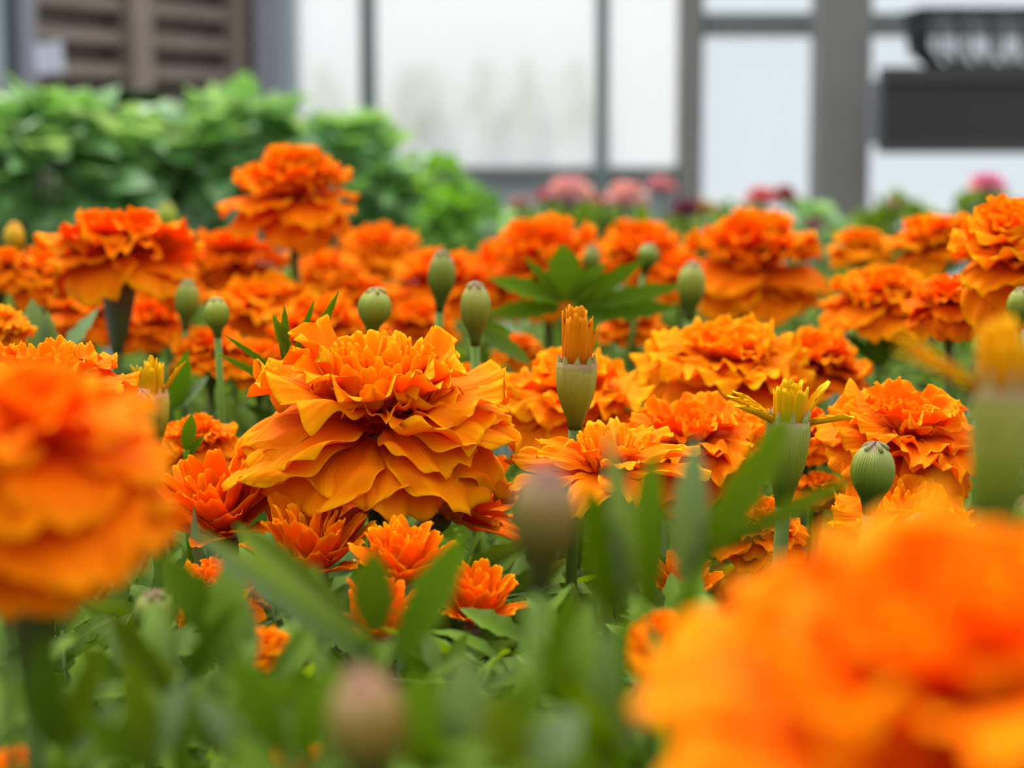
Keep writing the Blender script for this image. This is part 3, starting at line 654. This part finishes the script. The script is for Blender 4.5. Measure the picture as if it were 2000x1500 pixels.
flower(1770, 868, 170, .28, 'sharp orange marigold with a smooth rounded skirt, between two opening buds', 'flat', (12, 6), 9, tint=(1, .88, 1), spin=15)
flower(2010, 530, 165, .335, 'tall bright orange marigold cut by the picture edge under the dark board', 'ball', (14, -10), 10, tint=(1, 1.0, 1))
flower(1725, 600, 125, .43, 'orange marigold on a dark stalk in front of the big grey post', 'double', (8, 0), 11, tint=(1, .98, 1))
flower(1835, 480, 105, .50, 'orange marigold seen edge-on beside the tall edge marigold', 'flat', (-6, -8), 12, tint=(1, 1.0, 1))
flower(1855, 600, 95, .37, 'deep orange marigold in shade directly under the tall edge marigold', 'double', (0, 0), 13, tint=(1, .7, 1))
flower(1680, 490, 70, .62, 'small far orange marigold behind the one on the dark stalk', 'double', (0, 0), 14)
flower(1470, 538, 145, .55, 'large soft orange marigold under the small red flower', 'ball', (6, 4), 15, tint=(1, .86, 1))
flower(1250, 525, 105, .62, 'far orange marigold behind the squat green bud, touching the widest far heads', 'ball', (0, 4), 16, tint=(1, .85, 1))
flower(1065, 545, 140, .56, 'wide far orange marigold behind the broad green leaf', 'ball', (2, -4), 17, tint=(1, .82, 1))
flower(865, 565, 120, .55, 'soft orange marigold behind the slim tall green bud', 'double', (2, 0), 18, tint=(1, .82, 1))
flower(735, 500, 95, .66, 'far orange marigold just beside the stalk of the tallest marigold', 'double', (6, 0), 19, tint=(1, .9, 1))
flower(572, 405, 132, .50, 'tallest orange marigold, standing alone above the others before the green bushes', 'ball', (6, 0), 20, tint=(1, .86, 1), stemdir=1)
flower(450, 515, 112, .52, 'flat orange marigold with a dark gap under it, below the tallest marigold', 'flat', (2, 0), 21, tint=(1, .88, 1))
flower(235, 508, 160, .42, 'orange marigold with its long dark green calyx showing between drooping petals', 'flat', (-12, 0), 22, tint=(1, .86, 1), cal=1.9)
flower(90, 545, 95, .48, 'soft orange marigold at the foot of the edge bush', 'double', (0, 0), 23, tint=(1, .86, 1))
flower(0, 530, 75, .44, 'orange marigold under the small yellow bud at the picture edge', 'double', (0, 0), 24, tint=(1, .95, 1))
flower(-20, 640, 80, .34, 'orange marigold at the picture edge above the big blurred one', 'flat', (0, 10), 25)
flower(520, 610, 115, .47, 'orange marigold behind the round bud on the long thin stalk', 'flat', (2, 0), 26, tint=(1, 1.0, 1))
flower(630, 680, 115, .42, 'orange marigold behind the thin feathery leaf', 'ball', (2, 0), 27, tint=(1, .84, 1))
flower(640, 545, 85, .62, 'soft orange marigold below and behind the stalk of the tallest marigold', 'double', (4, 0), 28, tint=(1, .9, 1))
flower(410, 695, 90, .40, 'orange marigold low between the two small round buds', 'double', (4, 0), 29, tint=(1, .85, 1))
flower(505, 715, 80, .40, 'orange marigold crossed by the stalks of the feathery leaf', 'double', (2, 0), 30, tint=(1, .85, 1))
flower(820, 640, 85, .52, 'soft orange marigold between the round purple-tipped bud and the slim tall bud', 'double', (2, 0), 31, tint=(1, .86, 1))
flower(385, 870, 90, .305, 'small ruffled orange marigold between the big edge head and the largest marigold', 'double', (8, 0), 32, tint=(1, .96, 1))
flower(432, 1045, 172, .262, 'half open cup-shaped orange marigold low beside the blurred edge head', 'cup', (18, 0), 33, tint=(1, .84, 1))
flower(612, 1120, 160, .25, 'small half open sharp marigold with upright boat-shaped petals under the largest marigold', 'cup', (10, 0), 34, tint=(1, .95, 1))
flower(785, 1140, 130, .235, 'half open marigold with one tall yellow petal under the largest marigold', 'cup', (4, 0), 35, tint=(1, .95, 1))
flower(865, 1000, 150, .285, 'orange marigold leaning sideways beside the reddish blurred bud', 'cup', (14, 42), 36, tint=(1, .80, 1))
flower(928, 1215, 120, .235, 'small half open marigold low between the green blades and the reddish bud', 'cup', (6, 6), 37, tint=(1, .92, 1))
flower(1480, 1040, 105, .275, 'orange marigold low behind the dark stalk of the yellow-floret bud', 'double', (8, 0), 38, tint=(1, .85, 1))
flower(1760, 1035, 165, .262, 'bright marigold low behind the purple-striped bud, fan of petals and fine centre', 'crest', (14, 2), 39, tint=(1, 1.08, 1))
flower(1330, 1170, 90, .25, 'small orange marigold nearly hidden by the upright pale blades', 'cup', (6, 0), 40, tint=(1, .85, 1))
flower(1300, 1260, 95, .165, 'blurred orange marigold peeping out at the tip of the huge corner marigold', 'double', (6, -10), 41, tint=(1, 1.0, 1))
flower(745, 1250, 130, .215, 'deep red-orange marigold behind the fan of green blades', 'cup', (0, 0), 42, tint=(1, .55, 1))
flower(95, 770, 180, .255, 'sharp orange marigold just rising over the big blurred edge head', 'crest', (2, 2), 43, tint=(1, .86, 1))
flower(430, 1165, 110, .24, 'orange marigold under the cup-shaped one, crossed by a pale blurred blade', 'double', (4, 0), 44)
flower(925, 760, 75, .36, 'orange marigold in the gap behind the largest marigold and the striped bud', 'double', (0, 0), 45, tint=(1, .95, 1))
flower(1010, 690, 60, .46, 'little orange marigold under the broad green leaf', 'double', (0, 0), 46, tint=(1, .88, 1))
flower(1235, 640, 70, .46, 'orange marigold glimpsed through the fingers of the broad green leaf', 'double', (0, 0), 47, tint=(1, .8, 1))
flower(25, 1500, 60, .15, 'tiny blurred orange head in the lower corner under the edge head', 'double', (0, 0), 48)
flower(575, 1480, 55, .15, 'small blurred yellow-orange head at the bottom, beside the bottom reddish bud', 'flat', (0, 0), 49, tint=(1, 1.15, 1))
flower(520, 1265, 60, .19, 'small orange head deep among the stems under the half open sharp marigold', 'double', (0, 0), 50)
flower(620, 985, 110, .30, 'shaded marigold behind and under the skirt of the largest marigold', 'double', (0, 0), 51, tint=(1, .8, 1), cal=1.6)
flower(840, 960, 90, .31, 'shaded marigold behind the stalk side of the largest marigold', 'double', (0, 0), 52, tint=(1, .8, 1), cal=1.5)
flower(1130, 1010, 60, .30, 'orange marigold under the open sparse-petalled one', 'cup', (0, 0), 53, tint=(1, .8, 1))
flower(700, 590, 85, .50, 'soft orange marigold above the round purple-tipped bud', 'flat', (0, 0), 54, tint=(1, .84, 1))
flower(330, 560, 90, .50, 'soft orange marigold behind the egg-shaped green bud', 'double', (0, 0), 55, tint=(1, .86, 1))
flower(1330, 545, 80, .60, 'far orange marigold behind the broad pale green bud', 'double', (0, 0), 56, tint=(1, .82, 1))
flower(950, 545, 80, .60, 'far orange marigold behind the pink-striped bud', 'double', (0, 0), 57, tint=(1, .84, 1))
flower(1570, 850, 90, .31, 'orange marigold behind the tube of the bud with spread yellow florets', 'double', (4, 0), 58, tint=(1, .8, 1))
flower(1600, 960, 60, .30, 'small orange head beside the dark stalk of the yellow-floret bud', 'double', (4, 0), 59, tint=(1, .85, 1))

flower(175, 615, 105, .47, 'deep orange marigold drooping behind the dark green calyx above the big blurred edge head', 'double', (0, 0), 60, tint=(1, .8, 1))
flower(300, 640, 85, .46, 'deep orange marigold low behind the egg-shaped green bud', 'double', (0, 0), 61, tint=(1, .8, 1))
flower(700, 660, 75, .44, 'orange marigold low behind the dome of the largest marigold', 'double', (0, 0), 62, tint=(1, .85, 1))

# ------------------------------------------------------------------ buds
bud(365, 585, 23, 38, .40, 'egg-shaped green bud in front of soft orange petals', (0, 4), 1)
bud(423, 612, 24, 30, .33, 'small round pale green bud on a long thin upright stalk', (0, -2), 2, tint=(1.1, 1.15, 1), stemto=(440, 760))
bud(862, 537, 27, 46, .38, 'slim tall olive green bud, uppermost of the bud pair beside the largest marigold', (0, 3), 3, tint=(.8, .85, .9))
bud(928, 600, 30, 48, .32, 'pink-striped green bud with a bent stalk beside the broad green leaf', (0, 0), 4, stemto=(960, 760))
bud(731, 600, 33, 36, .32, 'round green bud with a purple tip just above the largest marigold', (0, 6), 5, tint=(1, 1.05, 1))
bud(1350, 556, 27, 44, .41, 'broad pale green bud between the far orange heads', (0, 2), 6, tint=(1.1, 1.1, 1.2))
bud(1265, 500, 21, 24, .45, 'squat grey-green bud on a dark slanting stalk', (0, 12), 7, tint=(.8, .9, 1), stemto=(1240, 580))
bud(1155, 508, 18, 28, .50, 'small olive bud peeping over the broad green leaf', (0, 4), 8, tint=(.8, .85, .9))
bud(325, 433, 22, 36, .62, 'blurred yellow-green bud standing up against the dark gap in the bushes', (0, 4), 9, tint=(1.1, 1.2, .6))
bud(1705, 920, 43, 55, .25, 'sharp green bud with purple stripes in front of the low bright marigold', (0, 4), 10, tint=(.85, .85, 1))
bud(1800, 1028, 31, 26, .238, 'small pumpkin-shaped lobed green bud at the edge of the huge corner marigold', (12, 0), 11, split=1, tint=(.8, .95, .9))
bud(282, 812, 30, 50, .255, 'sharp bud with fine purple veins touching the big blurred edge head', (0, -4), 12, tint=(1.05, .9, 1.1))
bud(1062, 1010, 66, 95, .122, 'large blurred reddish brown bud in the middle of the picture', (0, 3), 13, tint=(.85, .52, 1.1), tips=(1, .6, 1, 1))
bud(715, 1410, 78, 100, .095, 'large blurred pinkish brown bud at the bottom of the picture', (0, -3), 14, tint=(1.1, .62, 1.2))
bud(-8, 960, 30, 170, .135, 'long yellow-green bud sliced by the picture side in front of the edge head', (0, -2), 15, tint=(1.3, 1.35, .8))
bud(1992, 596, 24, 34, .31, 'green bud at the picture edge just above the tall yellow florets', (0, 6), 16)
bud(303, 1195, 42, 44, .19, 'dark olive bud with a yellowish top among the stems under the edge head', (10, 6), 17, tint=(.75, .8, .7), stemto=(330, 1330))
bud(28, 465, 20, 30, .48, 'small yellow bud at the picture edge against the dark foot of the bush', (0, 0), 18, tint=(2.2, 1.2, .2))
bud(1996, 1015, 18, 40, .2, 'pale green bud at the picture edge above the huge corner marigold', (0, 0), 19, tint=(1.2, 1.2, .9))
opening(1124, 705, 808, 38, .275, 'tall green tube with brownish orange florets packed upright in its mouth', 1.08, 1, 1, 18, side=[(175, 86, 1.0), (10, 80, .75)], tint=(.85, .62, 1), ctint=(.9, .9, .8))
opening(1532, 815, 950, 42, .262, 'sharp opening bud with yellow rolled florets spread out on both sides', .62, 2, 3, 14, side=[(190, 30, 1.4), (172, 38, 1.25), (-8, 14, 1.2), (205, 26, 1.35), (30, 45, 1.3)], tint=(.95, 1.15, 1.2), ctint=(.95, 1, 1))
opening(303, 765, 850, 30, .295, 'yellow florets splaying from a pale tube beside the big blurred edge head', .85, 3, -2, 11, side=[(5, 58, 1.15), (-170, 74, .95)], tint=(.95, 1.2, 1.2), ctint=(1.7, 1.3, 1), flare=3)
opening(1950, 745, 1010, 60, .138, 'large blurred opening bud by the picture edge, one yellow floret flung sideways', .56, 4, 0, 12, side=[(180, 34, 1.5), (172, 37, 1.25), (188, 30, 1.4), (20, 60, 1.2)], tint=(1, 1.05, 1), ctint=(.95, .95, .8), flare=2)

# ------------------------------------------------------------------ single leaves
PALE_SHEEN = (1.7, 1.4, 85); DK = (.7, .75, .9)  # the pale tint paints glossy sky sheen into the leaflet colour
fanleaf(745, 1300, .140, [(735, 1285, 385, 1055, -.008, 62, PALE_SHEEN), (700, 1235, 480, 1040, .018, 78, (1.1, .95, .8)), (735, 1240, 722, 1085, .0, 95, (1, .9, 1)), (775, 1290, 905, 1050, .005, 95, (1.1, 1.1, .8)), (735, 1290, 590, 1080, .02, 22, (1.2, 1.1, 2))], 'blurred fan of green blades opening under the largest marigold, one long pale blade', 1)
fanleaf(402, 1160, .25, [(400, 1140, 370, 1000, 0, 26, PALE_SHEEN), (401, 1150, 420, 1090, .0, 14, PALE_SHEEN)], 'sharp pale serrated leaf tip pointing up beside the blurred edge head', 2, 'N')
fanleaf(500, 1340, .150, [(460, 1260, 305, 1090, .0, 85), (490, 1320, 470, 1160, .01, 60, DK), (520, 1340, 640, 1190, .01, 55)], 'green blurred leaf with a broad blade under the sharp pale leaf tip', 3)
fanleaf(1215, 1230, .132, [(1225, 1190, 1212, 880, -.008, 56, PALE_SHEEN), (1268, 1190, 1262, 890, .0, 75, (1.1, 1.1, .9)), (1200, 1190, 1152, 960, -.005, 80, (.9, .9, .9))], 'upright blurred blades beside the reddish bud, pale one in front of green', 4)
fanleaf(1330, 1220, .136, [(1335, 1140, 1358, 868, .0, 62, PALE_SHEEN), (1350, 1120, 1548, 808, .0, 66, (1.2, 1.1, .8)), (1375, 1080, 1660, 935, .005, 44, (1.2, 1.0, .8))], 'blurred leaf with one pale upright blade and one long green blade reaching the yellow-floret bud', 5)
fanleaf(350, 1400, .140, [(340, 1360, 205, 1200, .0, 60, (1.2, 1, .8)), (350, 1360, 440, 1180, .0, 55, DK), (370, 1400, 240, 1290, .01, 60)], 'blurred green leaf beneath the dark olive bud', 6)
fanleaf(560, 1500, .118, [(560, 1470, 455, 1290, .0, 70), (590, 1480, 640, 1300, .0, 80, (1.1, 1.1, .8)), (540, 1480, 370, 1370, .0, 60, PALE_SHEEN)], 'blurred leaf at the bottom between the edge stems and the pinkish bud', 7)
fanleaf(1180, 1500, .115, [(1180, 1440, 1050, 1260, .0, 70), (1190, 1450, 1180, 1230, .0, 60, (1.5, 1.3, 50)), (1210, 1460, 1310, 1290, .0, 60, PALE_SHEEN), (1200, 1490, 1110, 1330, -.01, 60, (1.3, 1.2, .8))], 'blurred leaf at the bottom between the reddish bud and the huge corner marigold', 8)
fanleaf(930, 1530, .108, [(930, 1490, 900, 1280, .0, 90, PALE_SHEEN), (960, 1500, 1040, 1320, .0, 80), (900, 1500, 800, 1330, .0, 80, (1.2, 1.2, .8))], 'broad blurred blades at the bottom beside the pinkish bud', 9)
fanleaf(1108, 600, .43, [(1106, 590, 1100, 480, 0, 70, (1.1, 1.1, .8)), (1100, 590, 962, 540, 0, 40, (1.1, 1.1, .8)), (1115, 590, 1255, 512, 0, 30), (1118, 600, 1335, 556, .01, 34), (1120, 610, 1320, 600, .01, 36, (.9, 1, 4)), (1095, 600, 955, 610, 0, 42), (1100, 590, 1030, 505, .0, 22), (1112, 590, 1180, 515, 0, 40)], 'broad fingered green leaf rising behind the brown-tipped opening bud', 10, 'B')
fanleaf(585, 760, .285, [(575, 720, 533, 618, 0, 20), (560, 690, 555, 600, 0, 16), (575, 700, 612, 590, 0, 16), (585, 720, 660, 572, 0, 18), (570, 745, 440, 655, 0, 12), (580, 770, 430, 695, 0, 14), (560, 735, 540, 620, 0, 10)], 'thin feathery green leaf with forked fingers beside the largest marigold', 11, 'N', rt=.0006)
fanleaf(90, 720, .36, [(75, 710, 60, 590, 0, 48, PALE_SHEEN), (110, 705, 88, 612, 0, 34, PALE_SHEEN), (100, 720, 190, 600, .02, 30, (1.5, 1.3, 60))], 'grey-green rounded leaves under the edge marigolds', 12, 'B')
fanleaf(365, 900, .285, [(364, 880, 374, 812, 0, 26, (1.2, 1.2, 1)), (370, 890, 395, 850, 0, 14)], 'small bright green leaf before the small ruffled marigold', 13)
fanleaf(930, 640, .36, [(925, 640, 1040, 705, 0, 30, (1.1, 1.1, 25)), (930, 640, 1010, 650, .01, 26)], 'dark green folded leaf behind the pink-striped bud', 14)
fanleaf(345, 800, .37, [(345, 800, 362, 690, 0, 44, (1.1, 1.2, 1)), (345, 800, 400, 735, 0, 34, PALE_SHEEN)], 'bright green leaf behind the splaying yellow florets', 15, 'B')
fanleaf(1720, 720, .42, [(1720, 715, 1770, 610, 0, 34), (1715, 715, 1660, 650, 0, 26, DK), (1722, 715, 1690, 620, 0, 22)], 'green leaf beneath the marigold on the dark stalk', 16)
fanleaf(1590, 900, .31, [(1590, 900, 1700, 870, 0, 22, PALE_SHEEN), (1590, 895, 1690, 920, 0, 22), (1590, 890, 1650, 830, 0, 18)], 'slender leaf behind the tube of the yellow-floret bud', 17, 'N')
fanleaf(610, 870, .40, [(600, 860, 480, 790, 0, 22, DK), (600, 870, 500, 830, 0, 18)], 'dark leaf in the gap behind the skirt of the largest marigold', 18, 'N')
fanleaf(1070, 880, .36, [(1070, 870, 1045, 800, 0, 22, PALE_SHEEN), (1075, 870, 1090, 815, 0, 14, PALE_SHEEN)], 'pale leaf tip in the gap beside the green tube of the tall opening bud', 19, 'N')
fanleaf(1300, 1345, .145, [(1298, 1340, 1262, 1215, -.004, 26, PALE_SHEEN), (1310, 1400, 1340, 1290, -.004, 30, PALE_SHEEN)], 'pale narrow blade crossing the tip of the huge corner marigold', 20, 'N')
fanleaf(120, 1500, .125, [(110, 1460, 70, 1250, 0, 70, DK), (130, 1460, 190, 1270, 0, 60, (1.2, 1, .8)), (120, 1480, 215, 1380, 0, 50, PALE_SHEEN)], 'blurred dark blades in the lower corner under the edge head', 21)
fanleaf(1720, 700, .50, [(1700, 700, 1500, 640, 0, 20)], 'thin green leaf between the far heads near the dark stalk', 22, 'N') if False else None

fanleaf(300, 1530, .115, [(295, 1490, 250, 1290, .0, 60, (1.2, 1, .8)), (310, 1490, 345, 1330, .0, 50, PALE_SHEEN), (290, 1500, 160, 1400, .0, 60)], 'blurred leaf at the bottom between the corner blades and the yellow-orange head', 23)
fanleaf(830, 1560, .120, [(825, 1510, 790, 1340, .0, 60, (1.2, 1.0, .8)), (840, 1510, 880, 1340, .0, 55, DK)], 'slim pair of blurred blades touching the side of the pinkish bud', 24)
fanleaf(1090, 1400, .150, [(1085, 1370, 1020, 1190, .0, 52, DK), (1095, 1370, 1110, 1170, .0, 60), (1105, 1380, 1180, 1260, .0, 44, PALE_SHEEN)], 'blurred leaf under the large reddish brown bud', 25)
fanleaf(1020, 1540, .098, [(1010, 1500, 960, 1370, .0, 90, (1.2, 1, .8)), (1040, 1500, 1120, 1390, .0, 90, PALE_SHEEN)], 'very blurred broad leaf at the bottom centre of the picture', 26)
fanleaf(250, 1330, .17, [(250, 1320, 215, 1210, .0, 36, PALE_SHEEN), (255, 1320, 275, 1220, .0, 34, DK), (240, 1325, 160, 1270, .0, 36)], 'leaf beside the dark olive bud under the big blurred edge head', 27)
fanleaf(640, 1400, .18, [(635, 1390, 560, 1300, .0, 40), (650, 1385, 690, 1300, .0, 40, (1.1, 1, .8)), (640, 1385, 620, 1280, .0, 30, PALE_SHEEN)], 'leaf just above the pinkish bud at the bottom', 28)
fanleaf(860, 1330, .19, [(858, 1320, 830, 1230, .0, 32, PALE_SHEEN), (865, 1320, 910, 1240, .0, 36), (850, 1325, 790, 1280, .0, 34, DK)], 'small leaf below the half open marigold beside the reddish bud', 29)

# ------------------------------------------------------------------ the rest of the foliage: nobody could count it
R = random.Random(77); mb = MB(); sb = MB()
def free(x, Y, z):
    return True
cnt = 0
for i in range(1500):
    Y = R.uniform(.10, .95) if R.random() < .7 else R.uniform(.10, .35)
    hw = .385 * Y + .05; x = R.uniform(-hw, hw)
    pxl = 1000 + x / Y * F; lim = (1190 if pxl < 1000 else 1150) if Y < .2 else 1130 if Y < .27 else 1020 if Y < .31 else 0
    zm = max(.088 if Y > .31 else 0, (lim - 241) * Y / F + .006)
    d_ = R.uniform(.1, 1.2); L = R.uniform(.018, .034)
    z = H - zm - abs(R.gauss(0, .025)) - L * d_ / math.sqrt(1 + d_ * d_) - .006
    if z < SOIL + .01: continue
    c = Vector((x, Y, z)); az = R.uniform(0, 2 * PI); d = Vector((math.cos(az), math.sin(az), d_)).normalized()
    up = (Vector((0, 0, 1)) - d * d.z + Vector((R.uniform(-.5, .5), R.uniform(-.8, .2), 0))).normalized()
    for k in range(7):
        t = [0.15, 0.15, .45, .45, .75, .75, 1.0][k]; sd = 1 if k % 2 else -1
        xd = d if k == 6 else (Matrix.Rotation(math.radians(sd * R.uniform(35, 55)), 3, up) @ d)
        ll = R.uniform(.012, .019) if Y > .2 else R.uniform(.009, .014)
        xf = Matrix.Translation(c + d * L * t) @ basis(xd, up + Vector((R.uniform(-.3, .3), R.uniform(-.3, .3), 0))) @ Matrix.Scale(ll, 4)
        leaflet_mesh('', R.randint(0, 99), W=R.uniform(.2, .32), teeth=4, bend=R.uniform(-.7, .2), fold=.4, mb=mb, xf=xf, n=8)
    if i % 2 == 0: sb.sweep([Vector((x - d.x * .02, Y - d.y * .02, SOIL - .002)), c - d * L * .3 + Vector((0, 0, -.012)), c, c + d * L], [.0014, .001, .0007, .0004], 5, cap=False)
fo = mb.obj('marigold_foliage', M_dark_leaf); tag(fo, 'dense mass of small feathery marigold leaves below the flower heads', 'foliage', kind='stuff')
tag(sb.obj('leaf_stalks', M_stem, fo), kind='stuff')
